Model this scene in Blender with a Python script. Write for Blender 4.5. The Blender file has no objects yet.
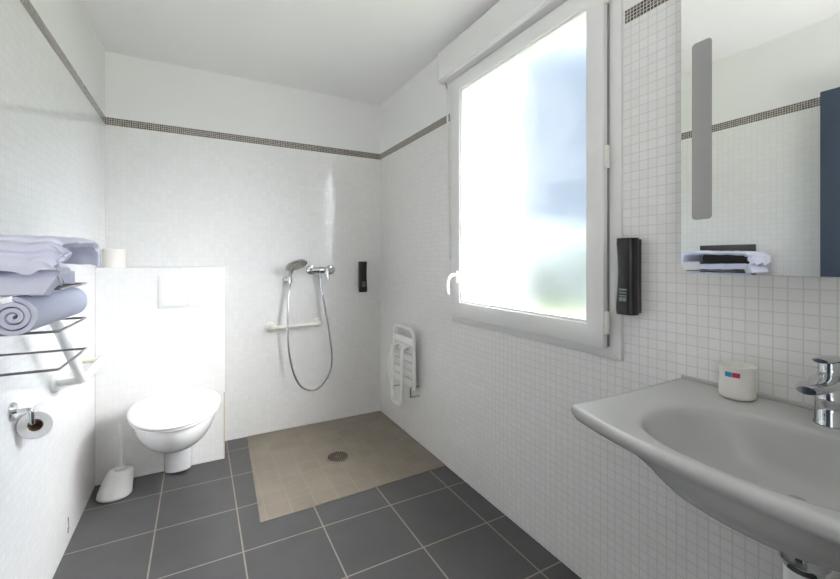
import bpy, bmesh, math, random
from mathutils import Vector, Matrix, noise
random.seed(4)
PI = math.pi
sc = bpy.context.scene
C = sc.collection

# ------------------------------------------------------------------ camera
CAM_H = 1.25
cam_d = bpy.data.cameras.new('camera')
cam_d.sensor_width = 36.0
cam_d.lens = 405.0 / 840.0 * 36.0
cam_d.shift_y = -29.5 / 840.0
cam_d.clip_start = 0.01
cam = bpy.data.objects.new('camera', cam_d)
C.objects.link(cam)
cam.location = (0, 0, CAM_H)
cam.rotation_euler = (PI / 2, 0, -math.atan(221.0 / 405.0))
sc.camera = cam

# ------------------------------------------------------------------ light and exposure
sc.view_settings.view_transform = 'Standard'
sc.view_settings.look = 'None'
sc.view_settings.exposure = 0.22
sc.view_settings.gamma = 1.0
sc.cycles.use_denoising = True
sc.cycles.max_bounces = 14
sc.cycles.diffuse_bounces = 8
sc.cycles.glossy_bounces = 6
sc.cycles.transmission_bounces = 8
sc.cycles.transparent_max_bounces = 12
sc.cycles.sample_clamp_indirect = 40.0

HORIZON = (0.62, 0.78, 1.0, 1)      # pale sky low over the garden
ZENITH = (0.965, 0.98, 1.0, 1)       # bright thin overcast higher up
HORIZON_STRENGTH = 0.68
ZENITH_STRENGTH = 9.0
GLOW_DIR = Vector((0.55, -0.64, 0.76)).normalized()    # hazy sun side of the sky
GLOW_STRENGTH = 33.0
w = bpy.data.worlds.new('sky')
sc.world = w
w.use_nodes = True
nt = w.node_tree
nt.nodes.clear()
wo = nt.nodes.new('ShaderNodeOutputWorld')
bg = nt.nodes.new('ShaderNodeBackground')
tc = nt.nodes.new('ShaderNodeTexCoord')
sx = nt.nodes.new('ShaderNodeSeparateXYZ')
mr = nt.nodes.new('ShaderNodeMapRange')
mr.interpolation_type = 'SMOOTHSTEP'
mr.inputs['From Min'].default_value = 0.40
mr.inputs['From Max'].default_value = 0.66
ms = nt.nodes.new('ShaderNodeMapRange')
ms.inputs['To Min'].default_value = HORIZON_STRENGTH
ms.inputs['To Max'].default_value = ZENITH_STRENGTH
mc = nt.nodes.new('ShaderNodeMix')
mc.data_type = 'RGBA'
mc.inputs[6].default_value = HORIZON
mc.inputs[7].default_value = ZENITH
L = nt.links.new
L(tc.outputs['Generated'], sx.inputs[0])
L(sx.outputs['Z'], mr.inputs['Value'])
L(mr.outputs[0], ms.inputs['Value'])
mg = nt.nodes.new('ShaderNodeMapRange')
mg.interpolation_type = 'SMOOTHSTEP'
mg.inputs['From Min'].default_value = 0.60
mg.inputs['From Max'].default_value = 0.95
mx0 = nt.nodes.new('ShaderNodeMath')
mx0.operation = 'MAXIMUM'
L(mr.outputs[0], mx0.inputs[0])
L(mg.outputs[0], mx0.inputs[1])
L(mx0.outputs[0], mc.inputs[0])
L(mc.outputs[2], bg.inputs['Color'])
dp = nt.nodes.new('ShaderNodeVectorMath')
dp.operation = 'DOT_PRODUCT'
dp.inputs[1].default_value = GLOW_DIR
L(tc.outputs['Generated'], dp.inputs[0])
L(dp.outputs['Value'], mg.inputs['Value'])
ag = nt.nodes.new('ShaderNodeMath')
ag.operation = 'MULTIPLY_ADD'
ag.inputs[1].default_value = GLOW_STRENGTH
L(mg.outputs[0], ag.inputs[0])
L(ms.outputs[0], ag.inputs[2])
L(ag.outputs[0], bg.inputs['Strength'])
L(bg.outputs[0], wo.inputs[0])

# added fill light, bounced off the unseen bedroom and in through the doorway
al = bpy.data.lights.new('added_bedroom_fill', 'AREA')
al.shape = 'RECTANGLE'
al.size = 1.8
al.size_y = 1.9
al.energy = 108.0
al.color = (1.0, 0.985, 0.975)
alo = bpy.data.objects.new('added_bedroom_fill', al)
C.objects.link(alo)
alo.location = (0.0, -1.05, 0.85)
alo.rotation_euler = (PI, 0, 0)

# ------------------------------------------------------------------ helpers
def link(o, parent=None):
    C.objects.link(o)
    if parent:
        o.parent = parent
    return o

def obj(name, bm, m, parent=None, smooth=35.0, kind=None):
    """link a bmesh as one mesh object; geometry is in world space, parents sit at their own location"""
    bmesh.ops.recalc_face_normals(bm, faces=bm.faces[:])
    me = bpy.data.meshes.new(name)
    bm.to_mesh(me)
    bm.free()
    for mm in (m if isinstance(m, (list, tuple)) else [m]):
        me.materials.append(mm)
    if smooth:
        for p in me.polygons:
            p.use_smooth = True
        me.set_sharp_from_angle(angle=math.radians(smooth))
    o = bpy.data.objects.new(name, me)
    link(o, parent)
    if parent:
        wl = Vector(parent.location)
        if parent.parent:
            wl = wl + Vector(parent.parent.location)
        if parent.type == 'EMPTY':
            me.transform(Matrix.Translation(-wl))
    if kind:
        o['kind'] = kind
    return o

def thing(name, label, cat, loc, group=None):
    o = bpy.data.objects.new(name, None)
    o.empty_display_size = 0.05
    C.objects.link(o)
    o.location = loc
    o['label'] = label
    o['category'] = cat
    if group:
        o['group'] = group
    return o

def tag(o, label, cat, group=None):
    o['label'] = label
    o['category'] = cat
    if group:
        o['group'] = group
    return o

def box(bm, x0, x1, y0, y1, z0, z1, bev=0.0, seg=2):
    vs = [bm.verts.new((x, y, z)) for z in (z0, z1) for y in (y0, y1) for x in (x0, x1)]
    fs = []
    for q in ((0, 1, 3, 2), (4, 6, 7, 5), (0, 4, 5, 1), (2, 3, 7, 6), (0, 2, 6, 4), (1, 5, 7, 3)):
        fs.append(bm.faces.new([vs[i] for i in q]))
    if bev:
        es = list({e for f in fs for e in f.edges})
        bmesh.ops.bevel(bm, geom=es, offset=bev, segments=seg, profile=0.5, affect='EDGES')
    return bm

def nbox(*a, **k):
    return box(bmesh.new(), *a, **k)

def smooth_path(pts, per=8, closed=False):
    P = [Vector(p) for p in pts]
    n = len(P)
    out = []
    rng = range(n if closed else n - 1)
    for i in rng:
        p0 = P[(i - 1) % n] if (closed or i > 0) else P[i] * 2 - P[i + 1]
        p1, p2 = P[i], P[(i + 1) % n]
        p3 = P[(i + 2) % n] if (closed or i + 2 < n) else P[i + 1] * 2 - P[i]
        for k in range(per):
            t = k / per
            out.append(0.5 * ((2 * p1) + (p2 - p0) * t + (2 * p0 - 5 * p1 + 4 * p2 - p3) * t * t
                              + (3 * p1 - p0 - 3 * p2 + p3) * t ** 3))
    if not closed:
        out.append(P[-1])
    return out

def fillet(pts, r, seg=6, closed=False):
    """round the corners of a polyline"""
    P = [Vector(p) for p in pts]
    n = len(P)
    out = []
    for i in range(n):
        if not closed and i in (0, n - 1):
            out.append(P[i]); continue
        a, b, c = P[i - 1], P[i], P[(i + 1) % n]
        d1, d2 = (a - b), (c - b)
        rr = min(r, d1.length * 0.49, d2.length * 0.49)
        s, e = b + d1.normalized() * rr, b + d2.normalized() * rr
        for k in range(seg + 1):
            t = k / seg
            out.append((1 - t) ** 2 * s + 2 * t * (1 - t) * b + t * t * e)
    return out

def tube(bm, pts, r, n=12, closed=False, caps=True):
    P = [Vector(p) for p in pts]
    m = len(P)
    rad = r if isinstance(r, (list, tuple)) else [r] * m
    rings = []
    up = None
    for i in range(m):
        if closed:
            t = (P[(i + 1) % m] - P[i - 1]).normalized()
        else:
            t = (P[min(i + 1, m - 1)] - P[max(i - 1, 0)]).normalized()
        if up is None:
            up = Vector((0, 0, 1)) if abs(t.z) < 0.9 else Vector((1, 0, 0))
        s = t.cross(up).normalized()
        up = s.cross(t).normalized()
        rings.append([bm.verts.new(P[i] + rad[i] * (math.cos(2 * PI * k / n) * s + math.sin(2 * PI * k / n) * up)) for k in range(n)])
    for i in range(m if closed else m - 1):
        a, b = rings[i], rings[(i + 1) % m]
        for k in range(n):
            bm.faces.new((a[k], a[(k + 1) % n], b[(k + 1) % n], b[k]))
    if caps and not closed:
        bm.faces.new(rings[0][::-1])
        bm.faces.new(rings[-1])
    return bm

def lathe(bm, prof, center, axis='z', n=32, caps=True):
    """revolve (r, h) pairs about an axis through center"""
    c = Vector(center)
    A = {'x': (Vector((0, 1, 0)), Vector((0, 0, 1)), Vector((1, 0, 0))),
         'y': (Vector((0, 0, 1)), Vector((1, 0, 0)), Vector((0, 1, 0))),
         'z': (Vector((1, 0, 0)), Vector((0, 1, 0)), Vector((0, 0, 1)))}
    u, v, a = A[axis] if isinstance(axis, str) else axis
    rings = []
    for r, h in prof:
        rings.append([bm.verts.new(c + a * h + r * (math.cos(2 * PI * k / n) * u + math.sin(2 * PI * k / n) * v)) for k in range(n)])
    for p, q in zip(rings, rings[1:]):
        for k in range(n):
            bm.faces.new((p[k], p[(k + 1) % n], q[(k + 1) % n], q[k]))
    if caps:
        bm.faces.new(rings[0][::-1])
        bm.faces.new(rings[-1])
    return bm

def loft(bm, rings, cap0=True, cap1=True):
    R = [[bm.verts.new(p) for p in r] for r in rings]
    n = len(R[0])
    for a, b in zip(R, R[1:]):
        for k in range(n):
            bm.faces.new((a[k], a[(k + 1) % n], b[(k + 1) % n], b[k]))
    if cap0:
        bm.faces.new(R[0][::-1])
    if cap1:
        bm.faces.new(R[-1])
    return R

def rrect(a0, a1, b0, b1, r, seg=6):
    out = []
    for cx, cy, s in ((a1 - r, b1 - r, 0), (a0 + r, b1 - r, 1), (a0 + r, b0 + r, 2), (a1 - r, b0 + r, 3)):
        for k in range(seg + 1):
            t = PI / 2 * (s + k / seg)
            out.append((cx + r * math.cos(t), cy + r * math.sin(t)))
    return out

def frame(bm, o, i, x0, x1, bev=0.004):
    """rectangular frame in the y-z plane: outer (y0,y1,z0,z1), inner the same, thickness x0..x1"""
    def ring(q, x):
        return [bm.verts.new((x, q[0], q[2])), bm.verts.new((x, q[1], q[2])), bm.verts.new((x, q[1], q[3])), bm.verts.new((x, q[0], q[3]))]
    a, b, c, d = ring(o, x0), ring(i, x0), ring(i, x1), ring(o, x1)
    es = []
    for p, q in ((a, b), (b, c), (c, d), (d, a)):
        for k in range(4):
            f = bm.faces.new((p[k], p[(k + 1) % 4], q[(k + 1) % 4], q[k]))
            es += f.edges
    if bev:
        bmesh.ops.bevel(bm, geom=list({e for e in es}), offset=bev, segments=2, profile=0.5, affect='EDGES')
    return bm

# ------------------------------------------------------------------ materials
def pm(name, col, rough=0.5, metal=0.0, coat=0.0, spec=0.5, sss=0.0, trans=0.0, ior=1.45):
    m = bpy.data.materials.new(name)
    m.use_nodes = True
    b = m.node_tree.nodes['Principled BSDF']
    b.inputs['Base Color'].default_value = (*col, 1)
    b.inputs['Roughness'].default_value = rough
    b.inputs['Metallic'].default_value = metal
    b.inputs['Coat Weight'].default_value = coat
    b.inputs['Coat Roughness'].default_value = 0.08
    b.inputs['Specular IOR Level'].default_value = spec
    b.inputs['Transmission Weight'].default_value = trans
    b.inputs['IOR'].default_value = ior
    return m

def noisy(m, scale, amount, bump=0.0, detail=4.0, dist=0.002):
    """slight mottling of the base colour (dirt, glaze) and an optional bump"""
    t = m.node_tree
    b = t.nodes['Principled BSDF']
    g = t.nodes.new('ShaderNodeTexCoord')
    n = t.nodes.new('ShaderNodeTexNoise')
    n.inputs['Scale'].default_value = scale
    n.inputs['Detail'].default_value = detail
    t.links.new(g.outputs['Object'], n.inputs['Vector'])
    base = b.inputs['Base Color'].default_value[:]
    mx = t.nodes.new('ShaderNodeMix')
    mx.data_type = 'RGBA'
    mx.inputs[6].default_value = tuple(c * (1 - amount) for c in base[:3]) + (1,)
    mx.inputs[7].default_value = tuple(min(1, c * (1 + amount)) for c in base[:3]) + (1,)
    t.links.new(n.outputs['Fac'], mx.inputs[0])
    t.links.new(mx.outputs[2], b.inputs['Base Color'])
    if bump:
        bp = t.nodes.new('ShaderNodeBump')
        bp.inputs['Strength'].default_value = bump
        bp.inputs['Distance'].default_value = dist
        t.links.new(n.outputs['Fac'], bp.inputs['Height'])
        t.links.new(bp.outputs[0], b.inputs['Normal'])
    return m

def tiles(name, axes, pitch, org, mortar, tile, grout, rough=0.07, tilt=0.014, bump=0.22, var=0.02, smooth=0.1,
          top=None, paint=None, mottled=0.0, spec=0.5, grough=0.6):
    """grid of tiles over world position; above height top the wall is painted"""
    m = bpy.data.materials.new(name)
    m.use_nodes = True
    t = m.node_tree
    N, K = t.nodes.new, t.links.new
    b = t.nodes['Principled BSDF']
    b.inputs['Specular IOR Level'].default_value = spec
    geo = N('ShaderNodeNewGeometry')
    sp = N('ShaderNodeSeparateXYZ')
    K(geo.outputs['Position'], sp.inputs[0])
    cb = N('ShaderNodeCombineXYZ')
    for k, a in enumerate(axes):
        ad = N('ShaderNodeMath')
        ad.operation = 'ADD'
        ad.inputs[1].default_value = -org[k] + pitch[k] * 200
        K(sp.outputs[a], ad.inputs[0])
        K(ad.outputs[0], cb.inputs[k])
    br = N('ShaderNodeTexBrick')
    br.offset = 0.0
    br.squash = 1.0
    br.inputs['Scale'].default_value = 1.0
    br.inputs['Brick Width'].default_value = pitch[0]
    br.inputs['Row Height'].default_value = pitch[1]
    br.inputs['Mortar Size'].default_value = mortar
    br.inputs['Mortar Smooth'].default_value = smooth
    br.inputs['Color1'].default_value = tuple(c * (1 - var) for c in tile) + (1,)
    br.inputs['Color2'].default_value = tuple(min(1, c * (1 + var)) for c in tile) + (1,)
    br.inputs['Mortar'].default_value = (*grout, 1)
    K(cb.outputs[0], br.inputs['Vector'])
    col = br.outputs['Color']
    if mottled:
        nz = N('ShaderNodeTexNoise')
        nz.inputs['Scale'].default_value = 7.0
        nz.inputs['Detail'].default_value = 6.0
        K(geo.outputs['Position'], nz.inputs['Vector'])
        mr_ = N('ShaderNodeMapRange')
        mr_.inputs['To Min'].default_value = 1 - mottled
        mr_.inputs['To Max'].default_value = 1 + mottled
        K(nz.outputs['Fac'], mr_.inputs['Value'])
        vm = N('ShaderNodeVectorMath')
        vm.operation = 'SCALE'
        K(col, vm.inputs[0])
        K(mr_.outputs[0], vm.inputs['Scale'])
        col = vm.outputs[0]
    # every tile leans a little its own way
    dv = N('ShaderNodeVectorMath')
    dv.operation = 'DIVIDE'
    dv.inputs[1].default_value = (pitch[0], pitch[1], 1)
    K(cb.outputs[0], dv.inputs[0])
    fl = N('ShaderNodeVectorMath')
    fl.operation = 'FLOOR'
    K(dv.outputs[0], fl.inputs[0])
    wn = N('ShaderNodeTexWhiteNoise')
    wn.noise_dimensions = '3D'
    K(fl.outputs[0], wn.inputs['Vector'])
    sb = N('ShaderNodeVectorMath')
    sb.operation = 'SUBTRACT'
    sb.inputs[1].default_value = (0.5, 0.5, 0.5)
    K(wn.outputs['Color'], sb.inputs[0])
    sca = N('ShaderNodeVectorMath')
    sca.operation = 'SCALE'
    sca.inputs['Scale'].default_value = tilt
    K(sb.outputs[0], sca.inputs[0])
    adn = N('ShaderNodeVectorMath')
    adn.operation = 'ADD'
    K(geo.outputs['Normal'], adn.inputs[0])
    K(sca.outputs[0], adn.inputs[1])
    nm = N('ShaderNodeVectorMath')
    nm.operation = 'NORMALIZE'
    K(adn.outputs[0], nm.inputs[0])
    inv = N('ShaderNodeMath')
    inv.operation = 'SUBTRACT'
    inv.inputs[0].default_value = 1.0
    K(br.outputs['Fac'], inv.inputs[1])
    bp = N('ShaderNodeBump')
    bp.inputs['Strength'].default_value = bump
    bp.inputs['Distance'].default_value = 0.001
    K(inv.outputs[0], bp.inputs['Height'])
    K(nm.outputs[0], bp.inputs['Normal'])
    rg = N('ShaderNodeMapRange')
    rg.inputs['To Min'].default_value = rough
    rg.inputs['To Max'].default_value = grough
    K(br.outputs['Fac'], rg.inputs['Value'])
    if top is None:
        K(col, b.inputs['Base Color'])
        K(rg.outputs[0], b.inputs['Roughness'])
        K(bp.outputs[0], b.inputs['Normal'])
    else:
        gt = N('ShaderNodeMath')
        gt.operation = 'GREATER_THAN'
        gt.inputs[1].default_value = top
        K(sp.outputs['Z'], gt.inputs[0])
        mx = N('ShaderNodeMix')
        mx.data_type = 'RGBA'
        mx.inputs[7].default_value = (*paint, 1)
        K(gt.outputs[0], mx.inputs[0])
        K(col, mx.inputs[6])
        K(mx.outputs[2], b.inputs['Base Color'])
        mf = N('ShaderNodeMix')
        mf.inputs[3].default_value = 0.7
        K(gt.outputs[0], mf.inputs[0])
        K(rg.outputs[0], mf.inputs[2])
        K(mf.outputs[0], b.inputs['Roughness'])
        mv = N('ShaderNodeMix')
        mv.data_type = 'VECTOR'
        K(gt.outputs[0], mv.inputs[0])
        K(bp.outputs[0], mv.inputs[4])
        K(geo.outputs['Normal'], mv.inputs[5])
        K(mv.outputs[1], b.inputs['Normal'])
    return m

WALL_TILE = (0.805, 0.795, 0.785)
PAINT = (0.80, 0.80, 0.795)
MP = (0.0305, 0.0315)
mat_wr = tiles('white_mosaic_right', ('Y', 'Z'), MP, (0.0, 0.012), 0.0016, WALL_TILE, (0.63, 0.62, 0.605), grough=0.3, top=2.10, paint=PAINT)
mat_wl = tiles('white_mosaic_left', ('Y', 'Z'), MP, (0.0, 0.012), 0.0014, WALL_TILE, (0.735, 0.725, 0.71), bump=0.05, tilt=0.008, grough=0.12, top=2.10, paint=PAINT)
mat_wb = tiles('white_mosaic_back', ('X', 'Z'), MP, (0.0, 0.012), 0.0014, WALL_TILE, (0.735, 0.725, 0.71), tilt=0.02, top=2.10, paint=PAINT)
mat_band = tiles('brown_mosaic_band_side', ('Y', 'Z'), (0.0118, 0.0118), (0.0, 2.079), 0.0011, (0.135, 0.11, 0.095), (0.62, 0.60, 0.57), rough=0.2, tilt=0.06, var=0.45)
mat_band_b = tiles('brown_mosaic_band_back', ('X', 'Z'), (0.0118, 0.0118), (0.0, 2.079), 0.0011, (0.135, 0.11, 0.095), (0.62, 0.60, 0.57), rough=0.2, tilt=0.06, var=0.45)
mat_floor = tiles('slate_floor_tiles', ('X', 'Y'), (0.345, 0.345), (-0.178, 1.54), 0.0032, (0.066, 0.065, 0.066), (0.30, 0.265, 0.22), rough=0.33, tilt=0.006, bump=0.4, var=0.06, mottled=0.22, smooth=0.05)
mat_tray = tiles('beige_shower_tiles', ('X', 'Y'), (0.118, 0.118), (0.29, 2.06), 0.0022, (0.225, 0.190, 0.152), (0.285, 0.25, 0.205), rough=0.42, tilt=0.008, bump=0.2, var=0.06, mottled=0.22)
mat_paint = noisy(pm('white_paint', PAINT, 0.7), 6, 0.012)
mat_pvc = noisy(pm('white_pvc', (0.78, 0.78, 0.77), 0.3), 8, 0.01)
mat_rubber_shade = pm('grey_rubber_and_shade', (0.26, 0.26, 0.25), 0.7)
mat_ceramic = noisy(pm('white_glazed_ceramic', (0.80, 0.80, 0.80), 0.12, coat=0.5), 5, 0.01)
mat_basin = noisy(pm('shaded_white_ceramic', (0.53, 0.53, 0.52), 0.20, coat=0.0), 5, 0.012)  # white basin; the shade it stands in is put into this colour
mat_lid = noisy(pm('white_seat_plastic', (0.83, 0.83, 0.83), 0.22), 5, 0.008)
mat_chrome = pm('chrome', (0.62, 0.63, 0.645), 0.06, 1.0)
mat_steel = noisy(pm('brushed_steel', (0.42, 0.41, 0.39), 0.3, 1.0), 60, 0.1)
mat_drain = noisy(pm('tarnished_steel', (0.27, 0.22, 0.175), 0.45, 0.4), 60, 0.1)
mat_wire = pm('grey_wire', (0.32, 0.31, 0.31), 0.3, 0.9)
mat_black = noisy(pm('black_plastic', (0.012, 0.012, 0.013), 0.28), 30, 0.1)
mat_black2 = noisy(pm('dark_grey_plastic', (0.035, 0.036, 0.037), 0.35), 30, 0.1)
mat_lbl = pm('silver_lettering', (0.20, 0.21, 0.225), 0.4)
mat_bar = noisy(pm('cream_nylon', (0.76, 0.74, 0.68), 0.3), 9, 0.02)
mat_rail = noisy(pm('white_nylon', (0.82, 0.82, 0.80), 0.3), 9, 0.02)
mat_cap = noisy(pm('yellowed_cap', (0.76, 0.73, 0.60), 0.35), 9, 0.03)
mat_towel = noisy(pm('white_terry_cloth', (0.70, 0.72, 0.85), 0.95, spec=0.15), 420, 0.05, bump=0.5, detail=2.0, dist=0.0015)
mat_paper = noisy(pm('tissue_paper', (0.82, 0.81, 0.80), 0.95, spec=0.1), 90, 0.02, bump=0.15)
mat_paper2 = noisy(pm('cream_tissue_paper', (0.80, 0.77, 0.72), 0.95, spec=0.1), 90, 0.02, bump=0.15)
mat_card = noisy(pm('brown_cardboard', (0.30, 0.20, 0.14), 0.9), 40, 0.1)
mat_taupe = noisy(pm('dark_taupe_panel', (0.085, 0.072, 0.068), 0.45), 20, 0.06)
mat_cream = noisy(pm('cream_wrapped_cup', (0.80, 0.78, 0.72), 0.45), 30, 0.03, bump=0.1)
mat_blue = pm('blue_print', (0.04, 0.24, 0.45), 0.5)
mat_red = pm('red_print', (0.45, 0.035, 0.07), 0.5)
mat_frost = pm('frosted_strip', (0.34, 0.34, 0.33), 0.45)
mat_mirror = pm('mirror_silver', (0.90, 0.91, 0.90), 0.0, 1.0)
mat_door = noisy(pm('blue_grey_door', (0.043, 0.064, 0.10), 0.45), 12, 0.05)
mat_brush = noisy(pm('translucent_white_plastic', (0.78, 0.78, 0.76), 0.4), 12, 0.02)
mat_seal = noisy(pm('grey_silicone', (0.55, 0.52, 0.47), 0.6), 30, 0.1)
mat_chip = pm('chip_grey', (0.09, 0.10, 0.16), 0.8)
mat_gap = pm('dark_gap', (0.03, 0.03, 0.03), 0.9)

def glass_mat():
    """pane fogged with condensation: part clear, part scattering, in drifting patches and fine droplets"""
    m = bpy.data.materials.new('fogged_glass')
    m.use_nodes = True
    t = m.node_tree
    t.nodes.clear()
    N, K = t.nodes.new, t.links.new
    out = N('ShaderNodeOutputMaterial')
    tr = N('ShaderNodeBsdfTransparent')
    tr.inputs['Color'].default_value = (0.97, 0.98, 0.98, 1)
    rf = N('ShaderNodeBsdfRefraction')
    rf.inputs['Roughness'].default_value = 0.75
    rf.inputs['IOR'].default_value = 1.04
    tl = N('ShaderNodeBsdfTranslucent')
    tl.inputs['Color'].default_value = (0.95, 0.97, 1.0, 1)
    gl = N('ShaderNodeBsdfGlossy')
    gl.inputs['Roughness'].default_value = 0.05
    co = N('ShaderNodeTexCoord')
    n1 = N('ShaderNodeTexNoise')
    n1.inputs['Scale'].default_value = 3.2
    n1.inputs['Detail'].default_value = 7.0
    n1.inputs['Distortion'].default_value = 0.6
    n2 = N('ShaderNodeTexNoise')
    n2.inputs['Scale'].default_value = 130.0
    n2.inputs['Detail'].default_value = 2.0
    K(co.outputs['Object'], n1.inputs['Vector'])
    K(co.outputs['Object'], n2.inputs['Vector'])
    ad = N('ShaderNodeMath')
    ad.operation = 'MULTIPLY_ADD'
    ad.inputs[1].default_value = 0.45
    K(n2.outputs['Fac'], ad.inputs[0])
    K(n1.outputs['Fac'], ad.inputs[2])
    r = N('ShaderNodeMapRange')
    r.inputs['From Min'].default_value = 0.55
    r.inputs['From Max'].default_value = 0.95
    r.inputs['To Min'].default_value = 0.0
    r.inputs['To Max'].default_value = 0.03
    K(ad.outputs[0], r.inputs['Value'])
    m1 = N('ShaderNodeMixShader')
    m1.inputs[0].default_value = 0.65
    K(tr.outputs[0], m1.inputs[1])
    K(rf.outputs[0], m1.inputs[2])
    m2 = N('ShaderNodeMixShader')
    K(r.outputs[0], m2.inputs[0])
    K(m1.outputs[0], m2.inputs[1])
    K(tl.outputs[0], m2.inputs[2])
    m3 = N('ShaderNodeMixShader')
    m3.inputs[0].default_value = 0.04
    K(m2.outputs[0], m3.inputs[1])
    K(gl.outputs[0], m3.inputs[2])
    K(m3.outputs[0], out.inputs['Surface'])
    return m
mat_glass = glass_mat()

# ------------------------------------------------------------------ the room
XL, XR, YB, ZC = -0.505, 1.318, 3.10, 2.53
YN = -0.04           # inner face of the wall with the doorway
WT = 0.12
DY0, DX0, DX1, DZ = -2.9, -0.47, 0.47, 2.14
o = obj('floor', nbox(-1.6, XR + 0.3, DY0 - 0.1, YB + WT, -0.12, 0.0), mat_floor, smooth=0, kind='structure')
o = obj('ceiling', nbox(-1.6, XR + 0.3, DY0 - 0.1, YB + WT, ZC, ZC + 0.12), mat_paint, smooth=0, kind='structure')
obj('wall_left', nbox(XL - WT, XL, YN, YB + WT, 0, ZC), mat_wl, smooth=0, kind='structure')
obj('wall_back', nbox(XL, XR, YB, YB + WT, 0, ZC), mat_wb, smooth=0, kind='structure')
# right wall with the window opening
WY0, WY1, WZ0, WZ1 = 0.985, 1.965, 0.955, 2.25
bm = bmesh.new()
RT = 0.15
box(bm, XR, XR + RT, YN - 0.12, WY0, 0, ZC)
box(bm, XR, XR + RT, WY1, YB + WT, 0, ZC)
box(bm, XR, XR + RT, WY0, WY1, 0, WZ0)
box(bm, XR, XR + RT, WY0, WY1, WZ1, ZC)
obj('wall_right', bm, mat_wr, smooth=0, kind='structure')
# wall behind the camera with the doorway, and the room beyond it
bm = bmesh.new()
box(bm, XL - WT, DX0, YN - 0.12, YN, 0, ZC)
box(bm, DX1, XR, YN - 0.12, YN, 0, ZC)
box(bm, DX0, DX1, YN - 0.12, YN, DZ, ZC)
obj('wall_near', bm, mat_paint, smooth=0, kind='structure')
bm = bmesh.new()
box(bm, -1.6, -1.5, DY0, YN - 0.12, 0, ZC)
box(bm, 1.5, 1.6, DY0, YN - 0.12, 0, ZC)
box(bm, -1.6, 1.6, DY0 - 0.1, DY0, 0, ZC)
obj('wall_bedroom', bm, noisy(pm('bedroom_paint', (0.45, 0.445, 0.44), 0.8), 6, 0.02), smooth=0, kind='structure')

# boxed-in wall behind the toilet
BY, BX, BZ = 2.827, 0.142, 1.207
obj('wall_boxing', nbox(XL, BX, BY, YB, 0, BZ, bev=0.003), mat_wb, smooth=0, kind='structure')
obj('trim_5', nbox(BX - 0.006, BX + 0.001, BY - 0.001, BY + 0.006, 0.005, 0.42), pm('stained_joint', (0.60, 0.50, 0.36), 0.6), smooth=0, kind='structure')

# mosaic band that runs round the room
BZ0, BZ1 = 2.079, 2.126
obj('trim_1', nbox(XL + 0.0025, XR - 0.0025, YB - 0.0025, YB, BZ0, BZ1), mat_band_b, smooth=0, kind='structure')
obj('trim_2', nbox(XL, XL + 0.0025, YN, YB, BZ0, BZ1), mat_band, smooth=0, kind='structure')
obj('trim_3', nbox(XR - 0.0025, XR, 2.04, YB, BZ0, BZ1), mat_band, smooth=0, kind='structure')
obj('trim_4', nbox(XR - 0.0025, XR, YN, 0.905, BZ0, BZ1), mat_band, smooth=0, kind='structure')

# shower floor, a shallow tiled square set into the slate
bm = bmesh.new()
q = [(0.298, YB), (0.256, 2.052), (XR, 2.085), (XR, YB)]
lo = [bm.verts.new((x, y, 0.0)) for x, y in q]
hi = [bm.verts.new((x, y, 0.003)) for x, y in q]
bm.faces.new(hi)
bm.faces.new(lo[::-1])
for k in range(4):
    bm.faces.new((lo[k], lo[(k + 1) % 4], hi[(k + 1) % 4], hi[k]))
obj('floor_shower', bm, mat_tray, smooth=0, kind='structure')

# door leaf swung open against the left wall
d = obj('door_1', nbox(-0.452, -0.412, -0.01, 0.853, 0.008, 2.124, bev=0.002), mat_door, smooth=0, kind='structure')
bm = bmesh.new()
lathe(bm, [(0.026, 0.0), (0.026, 0.008)], (-0.412, 0.79, 1.03), 'x', 24)
tube(bm, fillet([(-0.404, 0.79, 1.03), (-0.36, 0.79, 1.03), (-0.36, 0.67, 1.03)], 0.012), 0.009)
obj('door_handle', bm, mat_chrome, d)

# ------------------------------------------------------------------ window
win = obj('window_1', frame(bmesh.new(), (0.914, 2.005, 0.893, 2.30), (WY0 + 0.02, WY1 - 0.02, WZ0 + 0.02, WZ1 - 0.02), XR - 0.012, XR + 0.03, 0.002), mat_pvc, smooth=30, kind='structure')
SY0, SY1, SZ0, SZ1 = 0.962, 1.945, 0.932, 2.275
GY0, GY1, GZ0, GZ1 = 1.045, 1.868, 1.025, 2.192
bm = frame(bmesh.new(), (SY0, SY1, SZ0, SZ1), (GY0 - 0.012, GY1 + 0.012, GZ0 - 0.012, GZ1 + 0.012), XR - 0.042, XR - 0.013, 0.004)
sash = obj('window_sash', bm, mat_pvc, win, smooth=30)
bm = frame(bmesh.new(), (GY0 - 0.015, GY1 + 0.015, GZ0 - 0.015, GZ1 + 0.015), (GY0, GY1, GZ0, GZ1), XR - 0.034, XR - 0.008, 0.005)
obj('glazing_bead', bm, mat_pvc, win, smooth=30)
obj('window_pane', nbox(XR - 0.012, XR - 0.009, GY0 - 0.005, GY1 + 0.005, GZ0 - 0.005, GZ1 + 0.005), mat_glass, win, smooth=0)
bm = bmesh.new()
box(bm, XR - 0.021, XR - 0.012, SY0 - 0.003, SY0 + 0.004, SZ0 + 0.004, SZ1 - 0.004)  # near strip: dark colour drawn for the shadow gap beside the sash
box(bm, XR - 0.030, XR - 0.012, SY1 - 0.004, SY1 + 0.006, SZ0 + 0.004, SZ1 - 0.004)
obj('seal_and_gap_shade', bm, mat_rubber_shade, win, smooth=0)
for z in (0.985, 1.58, 2.17):
    bm = bmesh.new()
    lathe(bm, [(0.0085, 0), (0.0095, 0.003), (0.0095, 0.077), (0.0085, 0.08)], (XR - 0.036, SY0 - 0.010, z), 'z', 16)
    obj('window_hinge', bm, mat_bar, win)
bm = bmesh.new()
HY, HZ = 1.902, 1.165
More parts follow.
